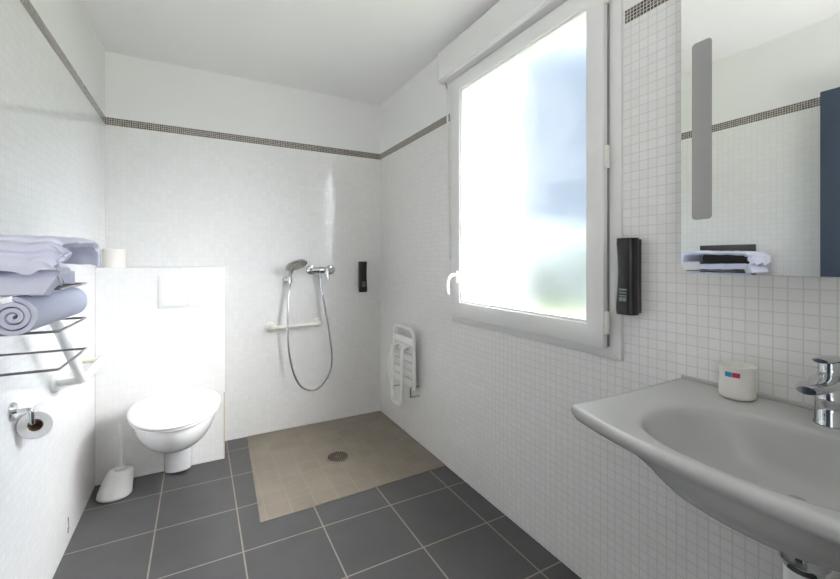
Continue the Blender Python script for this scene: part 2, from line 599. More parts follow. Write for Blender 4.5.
loft(bm, [[(x, HY + a, HZ - 0.01 + c) for a, c in rrect(-0.013, 0.013, -0.035, 0.035, 0.012)] for x in (XR - 0.042, XR - 0.052)])
tube(bm, smooth_path([(XR - 0.05, HY, HZ), (XR - 0.075, HY + 0.002, HZ), (XR - 0.09, HY + 0.012, HZ - 0.018), (XR - 0.094, HY + 0.02, HZ - 0.06), (XR - 0.088, HY + 0.02, HZ - 0.105)], 8),
     0.0085, 12)
obj('window_handle', bm, mat_bar, win)

# roller shutter housing above it
sh = thing('shutter_box', 'long white roller shutter box fixed over the window just under the ceiling', 'shutter box', (XR, 1.4, 2.305))
pr = [(XR, 2.305), (XR - 0.052, 2.305), (XR - 0.066, 2.318), (XR - 0.066, 2.478), (XR - 0.052, 2.495), (XR, 2.495)]
bm = bmesh.new()
loft(bm, [[(x, y, z) for x, z in pr] for y in (0.80, 2.060)])
obj('box', bm, mat_pvc, sh, smooth=25)
bm = bmesh.new()
pr2 = [(XR, 2.302), (XR - 0.054, 2.302), (XR - 0.069, 2.316), (XR - 0.069, 2.480), (XR - 0.054, 2.498), (XR, 2.498)]
loft(bm, [[(x, y, z) for x, z in pr2] for y in (2.061, 2.068)])
obj('end_cap', bm, mat_pvc, sh, smooth=25)
bm = bmesh.new()
box(bm, XR - 0.075, XR - 0.066, 0.81, 2.058, 2.31, 2.324, bev=0.003)
obj('lower_lip', bm, mat_pvc, sh, smooth=25)
# its pull: a small metal link at the top and a white rod that hangs beside the frame
rod = thing('shutter_rod', 'thin white shutter rod hanging along the far edge of the window', 'rod', (XR - 0.02, 2.03, 2.30))
bm = bmesh.new()
tube(bm, [(XR - 0.03, 2.026, 2.262), (XR - 0.016, 2.020, 1.25)], 0.005, 10)
obj('rod', bm, mat_pvc, rod)
bm = bmesh.new()
for k in range(4):
    c = Vector((XR - 0.034 + 0.001 * k, 2.035 - 0.003 * k, 2.296 - 0.011 * k))
    ring = [(c + Vector((0.0045 * math.cos(t) if k % 2 else 0, 0 if k % 2 else 0.0045 * math.cos(t), 0.0075 * math.sin(t)))) for t in [2 * PI * i / 12 for i in range(12)]]
    tube(bm, ring, 0.0016, 6, closed=True)
obj('chain', bm, mat_steel, rod)

# ------------------------------------------------------------------ what stands outside
lawn_m = noisy(pm('lawn', (0.125, 0.145, 0.085), 0.95, spec=0.1), 3, 0.3)
obj('lawn', nbox(XR + RT, 40, -25, 40, -0.4, -0.25), lawn_m, smooth=0, kind='structure')
obj('exterior_wall', nbox(XR + RT + 0.02, 2.86, 3.20, 3.5, -0.25, 4.2), pm('pale_render', (0.26, 0.255, 0.245), 0.9, spec=0.1), smooth=0, kind='structure')
bm = bmesh.new()
hedge_m = noisy(pm('hedge_leaves', (0.13, 0.15, 0.15), 0.9, spec=0.1), 2.5, 0.35)
R = []
nx, nz = 60, 12
for j in range(nz + 1):
    row = []
    for i in range(nx + 1):
        u = i / nx
        v = j / nz
        hgt = 2.5 + 0.7 * noise.noise(Vector((u * 9, 0, 3))) + 0.3 * noise.noise(Vector((u * 31, 1, 3)))
        p = Vector((13.0 - 8 * u + 1.0 * math.cos(v * PI), 2.0 + 22 * u, -0.25 + hgt * math.sin(v * PI)))
        p += Vector((0.5, -0.2, 0.2)) * noise.noise(p * 1.7)
        row.append(bm.verts.new(p))
    R.append(row)
for j in range(nz):
    for i in range(nx):
        bm.faces.new((R[j][i], R[j][i + 1], R[j + 1][i + 1], R[j + 1][i]))
hd = obj('hedge', bm, hedge_m, smooth=180)
hd['kind'] = 'stuff'
tag(hd, 'blurred grey-green hedge beyond the lawn outside the fogged window', 'hedge')

# ------------------------------------------------------------------ wash basin
BCY = 0.362          # its middle
RIM = 0.885
bas = thing('wash_basin', 'wide white ceramic wash basin, its colour darkened for shade, with a shallow oval bowl on the right wall', 'wash basin', (XR, BCY, RIM))
HWB = 0.357
def basin_mesh():
    bm = bmesh.new()
    n = 96
    # plan outline: straight sides and back, gently bowed front
    def plan(t, ins=0.0):
        """t in 0..1 round the outline"""
        pts = plan.pts
        return pts[int(round(t * n)) % n]
    front = lambda y: 0.762 + 0.062 * (abs(y) / HWB) ** 2.2
    corners = []
    m = 48
    raw = [(XR, -HWB)]
    raw += [(front(-HWB) + (XR - front(-HWB)) * (1 - k / 10), -HWB + 0.004 * math.sin(PI * k / 10)) for k in range(1, 10)]
    for k in range(m + 1):
        y = -HWB + 2 * HWB * k / m
        raw.append((front(y), y))
    raw += [(front(HWB) + (XR - front(HWB)) * (k / 10), HWB - 0.004 * math.sin(PI * k / 10)) for k in range(1, 10)]
    raw += [(XR, HWB)]
    raw += [(XR, HWB - 2 * HWB * k / 12) for k in range(1, 12)]
    P = fillet([Vector((x, y, 0)) for x, y in raw], 0.016, 3, closed=True)
    # resample by angle round the bowl middle so that rings line up
    BX_, a_, b_ = 0.985, 0.178, 0.232
    ang = [math.atan2(p.y, p.x - BX_) for p in P]
    def hit(th):
        best = None
        dx, dy = math.cos(th), math.sin(th)
        for i in range(len(P)):
            p, q = P[i], P[(i + 1) % len(P)]
            ex, ey = q.x - p.x, q.y - p.y
            den = dx * ey - dy * ex
            if abs(den) < 1e-9:
                continue
            t = ((p.x - BX_) * ey - p.y * ex) / den
            s = ((p.x - BX_) * dy - p.y * dx) / den
            if t > 0 and -1e-6 <= s <= 1 + 1e-6:
                if best is None or t > best:
                    best = t
        return best
    # angles: even plus exact corner angles
    crn = [math.atan2(s * HWB * 0.985, 0.828 - BX_) for s in (-1, 1)] + [math.atan2(s * HWB, XR - BX_) for s in (-1, 1)]
    angs = sorted(set([2 * PI * k / 128 - PI for k in range(128)] + crn))
    def bowl(th, f, z, b_=b_):
        e = 2.35
        c, s = abs(math.cos(th)), abs(math.sin(th))
        r = 1.0 / ((c / a_) ** e + (s / b_) ** e) ** (1 / e)
        return r * f
    def ring_out(f, z, shift=0.0):
        return [(BX_ + shift + hit(t) * f * math.cos(t), BCY + hit(t) * f * math.sin(t), z) for t in angs]
    def ring_in(f, z, shift=0.0):
        return [(BX_ + shift + bowl(t, f, z) * math.cos(t), BCY + bowl(t, f, z) * math.sin(t), z) for t in angs]
    H = {t: hit(t) for t in angs}
    def inset(dist, z):
        out = []
        for t in angs:
            r = H[t] - dist
            x, y = BX_ + r * math.cos(t), BCY + r * math.sin(t)
            out.append((min(x, XR - 0.0005), y, z))
        return out
    def under(f, zmid, shift):
        """underside ring: blend of outline and bowl, hugging the wall at the back"""
        out = []
        for t in angs:
            r0 = H[t] - 0.012
            r1 = bowl(t, 1.10, 0, 0.205)
            r = r0 * (1 - f) + r1 * f
            x, y = BX_ + r * math.cos(t), BCY + r * math.sin(t)
            out.append((min(x, XR - 0.0005), y, zmid))
        return out
    rings = []
    # inside of the bowl, from the waste outwards
    rings.append([(1.085 + 0.022 * math.cos(t), BCY + 0.022 * math.sin(t), 0.748) for t in angs])
    for f, z, shf in ((0.30, 0.7515, 0.072), (0.52, 0.760, 0.050), (0.70, 0.776, 0.030), (0.83, 0.800, 0.014), (0.92, 0.832, 0.006), (0.965, 0.858, 0.002), (0.99, 0.874, 0), (1.03, 0.882, 0), (1.07, RIM - 0.001, 0)):
        rings.append(ring_in(f, z, shf))
    rings.append(inset(0.018, RIM + 0.001))
    rings.append(inset(0.008, RIM + 0.001))
    rings.append(inset(0.002, RIM - 0.003))
    rings.append(inset(0.0, RIM - 0.010))
    rings.append(inset(0.003, RIM - 0.022))
    rings.append(inset(0.012, RIM - 0.032))
    for f, z in ((0.5, 0.843), (1.0, 0.818)):
        rings.append(under(f, z, 0))
    for f, z, shf in ((1.02, 0.797, 0.004), (0.95, 0.776, 0.014), (0.84, 0.754, 0.028), (0.70, 0.734, 0.045), (0.52, 0.713, 0.065), (0.33, 0.695, 0.09), (0.15, 0.678, 0.12)):
        rings.append([(min(XR - 0.0005, BX_ + shf + bowl(t, f, 0, 0.205) * math.cos(t)), BCY + bowl(t, f, 0, 0.205) * math.sin(t), z) for t in angs])
    loft(bm, rings)
    return bm
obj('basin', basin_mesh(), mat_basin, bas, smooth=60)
bm = bmesh.new()
lathe(bm, [(0.020, 0.748), (0.020, 0.752), (0.016, 0.755), (0.004, 0.756)], (1.085, BCY, 0), 'z', 24)
obj('waste_plug', bm, mat_chrome, bas)
bm = bmesh.new()
box(bm, XR - 0.006, XR, BCY - HWB + 0.004, BCY + HWB - 0.004, RIM - 0.002, RIM + 0.008, bev=0.002)
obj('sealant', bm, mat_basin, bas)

tr = thing('drain_trap', 'waste trap below the basin with a chrome collar and white pipe', 'drain trap', (1.12, BCY, 0.40))
bm = bmesh.new()
lathe(bm, [(0.030, 0.677), (0.030, 0.655), (0.040, 0.650), (0.042, 0.640), (0.042, 0.618), (0.036, 0.610), (0.033, 0.600)], (1.12, BCY, 0), 'z', 28)
obj('collar', bm, mat_chrome, tr)
bm = bmesh.new()
lathe(bm, [(0.033, 0.600), (0.033, 0.44), (0.028, 0.42), (0.012, 0.41)], (1.12, BCY, 0), 'z', 28)
tube(bm, fillet([(1.14, BCY, 0.50), (1.25, BCY, 0.50), (XR, BCY, 0.50)], 0.02), 0.018, 14)
obj('pipe', bm, mat_rail, tr)

# basin tap
fx, fy = 1.232, 0.352
fa = thing('basin_tap', 'chrome single lever tap at the back of the wash basin', 'tap', (fx, fy, RIM))
bm = bmesh.new()
lathe(bm, [(0.030, RIM), (0.030, RIM + 0.004), (0.0275, RIM + 0.008), (0.0270, RIM + 0.05), (0.0270, RIM + 0.090), (0.024, RIM + 0.095)], (fx, fy, 0), 'z', 32)
obj('body', bm, mat_chrome, fa)
bm = bmesh.new()
rings = []
for k in range(9):
    s = k / 8
    x = fx + 0.030 - 0.162 * s
    hw = (0.033 - 0.004 * s) * (1.0 if s < 0.85 else (0.86 if s < 0.95 else 0.55))
    zc = RIM + 0.100 - 0.005 * s
    th = 0.0105 * (1 if s < 0.9 else 0.75)
    rings.append([(x, fy + hw * math.cos(t), zc + th * math.sin(t)) for t in [2 * PI * i / 20 for i in range(20)]])
loft(bm, rings)
obj('spout', bm, mat_chrome, fa, smooth=50)
bm = bmesh.new()
lathe(bm, [(0.021, RIM + 0.106), (0.022, RIM + 0.110), (0.022, RIM + 0.138), (0.020, RIM + 0.141)], (fx, fy, 0), 'z', 28)
obj('cartridge_cap', bm, mat_chrome, fa)
bm = bmesh.new()
rings = []
for k in range(8):
    s = k / 7
    x = fx + 0.024 - 0.085 * s
    hw = 0.024 * (1 - 0.25 * s) * (0.7 if k in (0, 7) else 1)
    zc = RIM + 0.1455 + 0.002 * s
    rings.append([(x, fy + hw * math.cos(t), zc + 0.0045 * math.sin(t)) for t in [2 * PI * i / 18 for i in range(18)]])
loft(bm, rings)
obj('lever', bm, mat_chrome, fa, smooth=50)

# cup on the basin ledge
cx, cy = 1.252, 0.540
cu = thing('cup', 'squat cream wrapped cup on the basin ledge under the mirror', 'cup', (cx, cy, RIM))
bm = bmesh.new()
n = 40
rings = []
for r, z in ((0.034, 0.001), (0.0385, 0.004), (0.0400, 0.012), (0.0395, 0.030), (0.0378, 0.050), (0.0375, 0.066), (0.0405, 0.079), (0.0420, 0.085), (0.0400, 0.0865), (0.0365, 0.080), (0.0355, 0.074)):
    rings.append([(cx + r * (1 + 0.022 * math.sin(5 * t + z * 30) * (0.3 + z * 9)) * math.cos(t), cy + r * (1 + 0.022 * math.sin(4 * t) * (0.3 + z * 9)) * math.sin(t), RIM + 0.001 + z) for t in [2 * PI * i / n for i in range(n)]])
loft(bm, rings)
obj('wrapper', bm, mat_cream, cu, smooth=60)
def cup_patch(t0, t1, z0, z1, m, r=0.0392):
    bm = bmesh.new()
    a, b = [], []
    for k in range(7):
        t = t0 + (t1 - t0) * k / 6
        a.append(bm.verts.new((cx + r * math.cos(t), cy + r * math.sin(t), RIM + z0)))
        b.append(bm.verts.new((cx + r * math.cos(t), cy + r * math.sin(t), RIM + z1)))
    for k in range(6):
        bm.faces.new((a[k], a[k + 1], b[k + 1], b[k]))
    ext = bmesh.ops.extrude_face_region(bm, geom=bm.faces[:])
    for v in [e for e in ext['geom'] if isinstance(e, bmesh.types.BMVert)]:
        dd = Vector((v.co.x - cx, v.co.y - cy, 0)).normalized()
        v.co += dd * 0.0012
    return obj('printed_mark', bm, m, cu)
A0 = math.radians(180 + 14)     # side that faces the camera
cup_patch(A0 - 0.10, A0 - 0.50, 0.0610, 0.0730, mat_blue)
cup_patch(A0 + 0.32, A0 - 0.08, 0.0610, 0.0730, mat_red)

# ------------------------------------------------------------------ mirror
MX = 1.2125
my0, my1, mz0, mz1 = 0.062, 0.660, 1.213, 2.06
mi = thing('mirror', 'large rounded mirror with two frosted strips above the wash basin', 'mirror', (XR, BCY, mz0))
bm = bmesh.new()
loft(bm, [[(x, a, c) for a, c in rrect(my0, my1, mz0, mz1, 0.032, 8)] for x in (MX, MX + 0.006)])
obj('mirror_glass', bm, mat_mirror, mi, smooth=30)
obj('mirror_housing', nbox(MX + 0.006, XR, my0 + 0.05, my1 - 0.05, mz0 + 0.05, mz1 - 0.05, bev=0.003), mat_pvc, mi)
for s in (0, 1):
    y0, y1 = (0.581, 0.631) if s == 0 else (0.091, 0.141)
    bm = bmesh.new()
    loft(bm, [[(x, a, c) for a, c in rrect(y0, y1, 1.362, 1.852, 0.010, 5)] for x in (MX - 0.0008, MX)])
    obj('light_strip', bm, mat_frost, mi, smooth=30)

# ------------------------------------------------------------------ soap dispensers
def dispenser(name, label, base, u, v, height, width, depth):
    """u: along the wall, v: out of the wall (unit vectors)"""
    t = thing(name, label, 'soap dispenser', base)
    b0 = Vector(base)
    U, V = Vector(u), Vector(v)
    def P(a, b, z):
        return b0 + U * a + V * b + Vector((0, 0, z))
    bm = bmesh.new()
    sec = rrect(-width * 0.36, width * 0.36, 0.0, depth * 0.30, 0.004, 3)
    loft(bm, [[P(a, b, z) for a, b in sec] for z in (0.004, height - 0.004)])
    obj('wall_bracket', bm, mat_black2, t)
    bm = bmesh.new()
    rings = []
    for k in range(17):
        s = k / 16
        f = 1.0 - 0.11 * math.sin(PI * min(1, max(0, (s - 0.12) / 0.9)))
        g = f * (0.965 if k in (0, 16) else 1.0)
        z = height * s
        ring = []
        for a, b in rrect(-width / 2, width / 2, depth * 0.26, depth, 0.018, 6):
            ring.append(P(a * g, depth * 0.26 + (b - depth * 0.26) * g, z))
        rings.append(ring)
    loft(bm, rings)
    obj('bottle', bm, mat_black, t, smooth=50)
    # pale lettering: two rows of small bars low on the front
    bm = bmesh.new()
    rnd = random.Random(3)
    for zz, hh, cells in ((0.082, 0.006, 1), (0.072, 0.005, 4), (0.062, 0.005, 5), (0.046, 0.013, 2)):
        a = -0.014
        wd = 0.028 / cells
        for c in range(cells):
            a0, a1 = a + c * wd + 0.0008, a + (c + 1) * wd - 0.0012
            zs = (zz * height / 0.26, (zz + hh) * height / 0.26)
            f = 0.955
            vs = [P(aa, depth * 0.26 + depth * 0.74 * f + db, z) for db in (-0.001, 0.0022) for z in zs for aa in (a0, a1)]
            vv = [bm.verts.new(p) for p in vs]
            for q in ((0, 1, 3, 2), (4, 6, 7, 5), (0, 4, 5, 1), (2, 3, 7, 6), (0, 2, 6, 4), (1, 5, 7, 3)):
                bm.faces.new([vv[i] for i in q])
    obj('lettering', bm, mat_lbl, t, smooth=0)
    return t
dispenser('soap_dispenser', 'tall black soap dispenser on the right wall between window and mirror', (XR, 0.868, 1.066), (0, 1, 0), (-1, 0, 0), 0.258, 0.066, 0.070)
dispenser('soap_dispenser', 'smaller black soap dispenser on the back wall beside the shower mixer', (1.150, YB, 0.995), (1, 0, 0), (0, -1, 0), 0.243, 0.066, 0.064)

# ------------------------------------------------------------------ towel rack and towels
RY0, RY1 = 1.207, 1.478
ra = thing('towel_rack', 'wall rack with three grey wire shelves and a dark taupe back panel', 'towel rack', (XL, 1.34, 0.98))
obj('back_panel', nbox(XL, XL + 0.012, 1.165, 1.470, 0.965, 1.345, bev=0.002), mat_taupe, ra)
for z in (1.000, 1.087, 1.184):
    bm = bmesh.new()
    tube(bm, fillet([(XL + 0.012, RY0, z), (-0.281, RY0, z), (-0.279, RY1 - 0.02, z), (XL + 0.012, RY1 - 0.02, z)], 0.006, 4), 0.0030, 10)
    for k in range(1, 4):
        y = RY0 + (RY1 - 0.02 - RY0) * k / 4
        if z > 1.1:
            tube(bm, [(XL + 0.012, y, z), (-0.28, y, z)], 0.0022, 8)
    obj('wire_shelf', bm, mat_wire, ra)

def cloth(name, fn, nu, nv, thick, label, m=mat_towel):
    bm = bmesh.new()
    G = [[bm.verts.new(fn(i / nu, j / nv)) for j in range(nv + 1)] for i in range(nu + 1)]
    for i in range(nu):
        for j in range(nv):
            bm.faces.new((G[i][j], G[i + 1][j], G[i + 1][j + 1], G[i][j + 1]))
    o = obj(name, bm, m, smooth=180)
    md = o.modifiers.new('thickness', 'SOLIDIFY')
    md.thickness = thick
    md.offset = -1
    md = o.modifiers.new('round', 'BEVEL')
    md.width = thick * 0.42
    md.segments = 3
    md.limit_method = 'ANGLE'
    md.angle_limit = math.radians(60)
    return tag(o, label, 'towel')

def run(path, u):
    f = u * (len(path) - 1)
    i = min(int(f), len(path) - 2)
    return path[i].lerp(path[i + 1], f - i)

# folded towel lying on the top shelf, its near end hanging down askew
path_b = smooth_path([(0, 1.092, 1.180), (0, 1.097, 1.200), (0, 1.115, 1.218), (0, 1.145, 1.2275), (0, 1.22, 1.228), (0, 1.32, 1.226), (0, 1.425, 1.224)], 10)
def folded(u, v):
    p = run(path_b, u)
    drop = max(0.0, 1.222 - p.z)
    x1 = -0.256 - 0.55 * drop
    x0 = -0.475 + 0.1 * drop
    P = Vector((x0 + (x1 - x0) * v, 1.096 + (p.y - 1.096) * (1.0 - 0.60 * max(0.0, v - 0.35) / 0.65), p.z))
    n = noise.noise(P * 15 + Vector((3, 1, 2))) * 0.004 + noise.noise(P * 44) * 0.002
    P.y += n * (1.0 if drop > 0.003 else 0.3)
    P.z += n * (0.4 if drop > 0.003 else 0.8)
    return P
cloth('towel', folded, 60, 50, 0.030, 'folded white towel on the top wire shelf, under the draped towel')

# draped towel over it: arches past the far end, its near hem hanging in waves
path_a = smooth_path([(0, 1.080, 1.228), (0, 1.078, 1.246), (0, 1.088, 1.262), (0, 1.082, 1.272), (0, 1.094, 1.284), (0, 1.108, 1.287), (0, 1.120, 1.297), (0, 1.20, 1.302), (0, 1.36, 1.306),
                      (0, 1.415, 1.306), (0, 1.450, 1.296), (0, 1.460, 1.270), (0, 1.462, 1.240)], 10)
def drape(u, v):
    p = run(path_a, u)
    x0, x1 = -0.478, -0.250
    P = Vector((x0 + (x1 - x0) * v, p.y, p.z))
    near = max(0.0, min(1.0, (1.14 - p.y) / 0.05))
    wave = math.sin(x0 + v * 15 + 0.6) * 0.006 + math.sin(v * 31) * 0.003
    n = noise.noise(P * 14) * 0.006 + noise.noise(P * 40) * 0.0028
    P.z += n * 0.9 + wave * near * (1.0 if p.z < 1.25 else 0.35)
    P.y += n * 0.7
    P.x += 0.012 * near * (v - 0.3) * math.sin(p.z * 160)
    edge = max(0.0, (v - 0.90) / 0.10)
    P.z -= 0.012 * edge * edge * (1 if p.y < 1.40 else 0.5)
    return P
cloth('towel', drape, 90, 56, 0.015, 'uppermost white towel, draped loosely over the folded one on the rack')

# rolled towel on the middle shelf
def rolled():
    bm = bmesh.new()
    p0, p1 = Vector((-0.335, 1.120, 1.1325)), Vector((-0.316, 1.462, 1.1330))
    ax = (p1 - p0).normalized()
    up = Vector((0, 0, 1))
    sd = ax.cross(up).normalized()
    turns, th = 3.1, 0.0118
    r0 = 0.006
    nseg = 150
    prof = []
    for k in range(nseg + 1):
        a = 2 * PI * turns * k / nseg
        r = r0 + th * a / (2 * PI)
        prof.append((a, r))
    nl = 26
    G = []
    for i in range(nl + 1):
        s = i / nl
        row = []
        for a, r in prof:
            f = r / (r0 + th * turns)
            pull = (1 - f) * 0.012
            yy = p0.lerp(p1, s)
            yy = yy + ax * ((pull if s < 0.5 else -pull) if i in (0, nl) else 0)
            dirv = math.cos(a + 0.9) * sd + math.sin(a + 0.9) * up
            nn = 1 + 0.03 * noise.noise(Vector((s * 6, math.cos(a), math.sin(a)))) * f
            row.append(bm.verts.new(yy + dirv * r * nn))
        G.append(row)
    for i in range(nl):
        for k in range(nseg):
            bm.faces.new((G[i][k], G[i + 1][k], G[i + 1][k + 1], G[i][k + 1]))
    o = obj('towel', bm, mat_towel, smooth=180)
    md = o.modifiers.new('thickness', 'SOLIDIFY')
    md.thickness = 0.0088
    md.offset = -1
    md = o.modifiers.new('round', 'BEVEL')
    md.width = 0.003
    md.segments = 2
    md.limit_method = 'ANGLE'
    md.angle_limit = math.radians(60)
    return tag(o, 'rolled white towel on the middle wire shelf of the rack', 'towel')
rolled()

# ------------------------------------------------------------------ angled grab rail by the toilet
gr = thing('grab_rail', 'white angled grab rail on the left wall beside the toilet', 'grab rail', (XL, 2.1, 0.77))
gx = -0.412
bm = bmesh.new()
tube(bm, fillet([(gx, 1.70, 1.078), (gx, 2.08, 0.767), (gx, 2.47, 0.767)], 0.03, 8), 0.0165, 18)
obj('rail', bm, mat_rail, gr)
for y, z, m in ((2.085, 0.765, mat_rail), (2.47, 0.767, mat_cap), (1.70, 1.078, mat_rail)):
    bm = bmesh.new()
    tube(bm, [(gx, y, z), (XL + 0.012, y, z)], 0.0135, 16)
    obj('stand_off', bm, m, gr)
    bm = bmesh.new()
    lathe(bm, [(0.034, 0.0), (0.034, 0.010), (0.030, 0.016), (0.016, 0.018)], (XL, y, z), 'x', 28)
    obj('wall_flange', bm, m, gr)

# ------------------------------------------------------------------ toilet paper
ho = thing('paper_holder', 'chrome toilet paper holder on the left wall below the rack', 'paper holder', (XL, 1.695, 0.784))
bm = bmesh.new()
lathe(bm, [(0.029, 0.0), (0.029, 0.004), (0.026, 0.008), (0.012, 0.009)], (XL, 1.690, 0.784), 'x', 28)
obj('wall_plate', bm, mat_chrome, ho)
bm = bmesh.new()
tube(bm, fillet([(XL + 0.008, 1.690, 0.784), (-0.458, 1.690, 0.784), (-0.458, 1.690, 0.738), (-0.458, 1.83, 0.738)], 0.012, 6), 0.0065, 12)
obj('arm', bm, mat_chrome, ho)
def paper_roll(c, axis, ln, r, m, label, ri=0.020):
    t = thing('toilet_roll', label, 'toilet roll', c)
    bm = bmesh.new()
    pr = [(ri, 0), (r - 0.002, 0), (r, 0.002), (r, ln - 0.002), (r - 0.002, ln), (ri, ln), (ri, 0)]
    lathe(bm, pr, c, axis, 40, caps=False)
    bmesh.ops.remove_doubles(bm, verts=bm.verts[:], dist=1e-6)
    obj('paper', bm, m, t)
    bm = bmesh.new()
    rr = ri - 0.0005
    lathe(bm, [(rr, 0.0005), (rr, ln - 0.0005), (rr - 0.0015, ln - 0.0005), (rr - 0.0015, 0.0005), (rr, 0.0005)], c, axis, 32, caps=False)
    bmesh.ops.remove_doubles(bm, verts=bm.verts[:], dist=1e-6)
    obj('cardboard_core', bm, mat_card, t)
    return t
paper_roll((-0.456, 1.712, 0.7262), 'y', 0.105, 0.0445, mat_paper, 'toilet roll hanging on the chrome holder by the left wall')
paper_roll((-0.432, 2.905, BZ), 'z', 0.105, 0.056, mat_paper2, 'spare toilet roll standing on the ledge above the toilet')

# ------------------------------------------------------------------ toilet
WX = -0.109
wc = thing('toilet', 'white wall-hung toilet with closed lid on the boxed-in wall', 'toilet', (WX, BY, 0.0))
def egg(yb, yt, hw, z, n=64, ez=2.3, x=WX):
    """pan outline: squarish at the wall, rounded towards the tip"""
    yc = yb - (yb - yt) * 0.36
    out = []
    for k in range(n):
        t = 2 * PI * k / n
        c, s = math.cos(t), math.sin(t)
        e = 2.0 if s < 0 else 3.2
        f = 1.0 / (abs(c) ** e + abs(s) ** e) ** (1 / e)
        xx = x + hw * c * f
        yy = yc + (s * f) * ((yb - yc) if s > 0 else (yc - yt))
        out.append((xx, yy, z))
    return out
YW = BY - 0.001
bm = bmesh.new()
secs = [(YW, 2.60, 0.092, 0.215), (YW, 2.52, 0.110, 0.226), (YW, 2.45, 0.131, 0.250), (YW, 2.37, 0.157, 0.288), (YW, 2.305, 0.178, 0.332), (YW, 2.265, 0.192, 0.374), (YW, 2.250, 0.198, 0.405), (YW, 2.246, 0.200, 0.428), (YW - 0.004, 2.252, 0.196, 0.434)]
loft(bm, [egg(*s) for s in secs])
obj('pan', bm, mat_ceramic, wc, smooth=60)
bm = bmesh.new()
loft(bm, [egg(YW, yt, hw, z) for yt, hw, z in ((2.752, 0.068, 0.012), (2.748, 0.070, 0.020), (2.735, 0.072, 0.10), (2.705, 0.075, 0.16), (2.66, 0.080, 0.235))])
obj('foot_shroud', bm, mat_ceramic, wc, smooth=60)
bm = bmesh.new()
loft(bm, [egg(2.775, yt, hw, z) for yt, hw, z in ((2.240, 0.200, 0.436), (2.226, 0.210, 0.440), (2.224, 0.212, 0.447), (2.232, 0.208, 0.452))])
obj('seat', bm, mat_lid, wc, smooth=60)
bm = bmesh.new()
loft(bm, [egg(2.778, yt, hw, z) for yt, hw, z in ((2.234, 0.206, 0.454), (2.220, 0.215, 0.457), (2.216, 0.217, 0.463), (2.222, 0.214, 0.471), (2.245, 0.198, 0.478), (2.31, 0.158, 0.483), (2.42, 0.10, 0.4855), (2.55, 0.03, 0.487))])
obj('lid', bm, mat_lid, wc, smooth=60)
for s in (-1, 1):
    bm = bmesh.new()
    lathe(bm, [(0.009, -0.022), (0.011, -0.018), (0.011, 0.018), (0.009, 0.022)], (WX + s * 0.078, 2.786, 0.447), 'x', 16)
    obj('hinge', bm, mat_lid, wc)

fp = thing('flush_plate', 'white rectangular flush plate on the boxing above the toilet', 'flush plate', (-0.095, BY, 0.966))
obj('plate', nbox(-0.207, 0.016, BY - 0.009, BY, 0.966, 1.160, bev=0.003), mat_lid, fp)
for a, b in ((-0.196, -0.072), (-0.066, 0.005)):
    obj('button', nbox(a, b, BY - 0.012, BY - 0.008, 0.978, 1.148, bev=0.002), mat_lid, fp)

# toilet brush in its holder
tb = thing('toilet_brush', 'white toilet brush standing in its holder in the corner by the toilet', 'toilet brush', (-0.393, 2.665, 0))
bm = bmesh.new()
rings = []
for r, z, k in ((0.074, 0.001, 0), (0.078, 0.006, 0), (0.077, 0.020, 0.05), (0.074, 0.045, 0.25), (0.068, 0.080, 0.6), (0.061, 0.108, 0.9), (0.055, 0.120, 1.0), (0.044, 0.125, 1.0)):
    rings.append([(-0.393 + 0.024 * k + r * math.cos(t), 2.665 + 0.02 * k + r * 0.92 * math.sin(t), z) for t in [2 * PI * i / 36 for i in range(36)]])
loft(bm, rings)
obj('holder', bm, mat_brush, tb, smooth=60)
bm = bmesh.new()
hx, hy = -0.372, 2.685
lathe(bm, [(0.026, 0.124), (0.026, 0.134), (0.014, 0.143), (0.0085, 0.17), (0.0085, 0.28), (0.0105, 0.34), (0.0115, 0.365), (0.007, 0.376)], (hx, hy, 0), 'z', 20)
obj('handle', bm, mat_brush, tb)

# small chip low in the left wall tiles
bm = bmesh.new()
for a, c, da, dc in ((2.295, 0.052, 0.010, 0.022), (2.302, 0.082, 0.006, 0.030), (2.296, 0.108, 0.008, 0.012), (2.310, 0.064, 0.006, 0.010)):
    box(bm, XL, XL + 0.0015, a, a + da, c, c + dc)
tag(obj('wall_chip', bm, mat_chip, smooth=0), 'small dark chipped mark low on the left wall near the floor', 'chip')

# ------------------------------------------------------------------ shower fittings
# short grab bar
gb = thing('grab_bar', 'short cream grab bar on the back wall behind the shower hose', 'grab bar', (0.63, YB, 0.765))
yb_ = YB - 0.055
bm = bmesh.new()
tube(bm, fillet([(0.455, YB - 0.012, 0.762), (0.455, yb_, 0.762), (0.800, yb_, 0.772), (0.800, YB - 0.012, 0.772)], 0.028, 7), 0.0145, 16)
obj('bar', bm, mat_bar, gb)
for x, z in ((0.455, 0.762), (0.800, 0.772)):
    bm = bmesh.new()
    lathe(bm, [(0.036, 0.0), (0.036, -0.010), (0.031, -0.016), (0.014, -0.018)], (x, YB, z), 'y', 28)
    obj('wall_flange', bm, mat_bar, gb)

# wall bracket and handset
hb = thing('handset_bracket', 'small chrome bracket on the back wall that holds the shower head', 'bracket', (0.590, YB, 1.10))
bm = bmesh.new()
lathe(bm, [(0.022, 0.0), (0.022, -0.010), (0.016, -0.014), (0.012, -0.030)], (0.560, YB, 1.105), 'y', 24)
lathe(bm, [(0.019, -0.022), (0.019, 0.022)], (0.581, YB - 0.045, 1.105), 'z', 20)
tube(bm, [(0.560, YB - 0.028, 1.105), (0.574, YB - 0.040, 1.105)], 0.010, 12)
obj('clamp', bm, mat_chrome, hb)

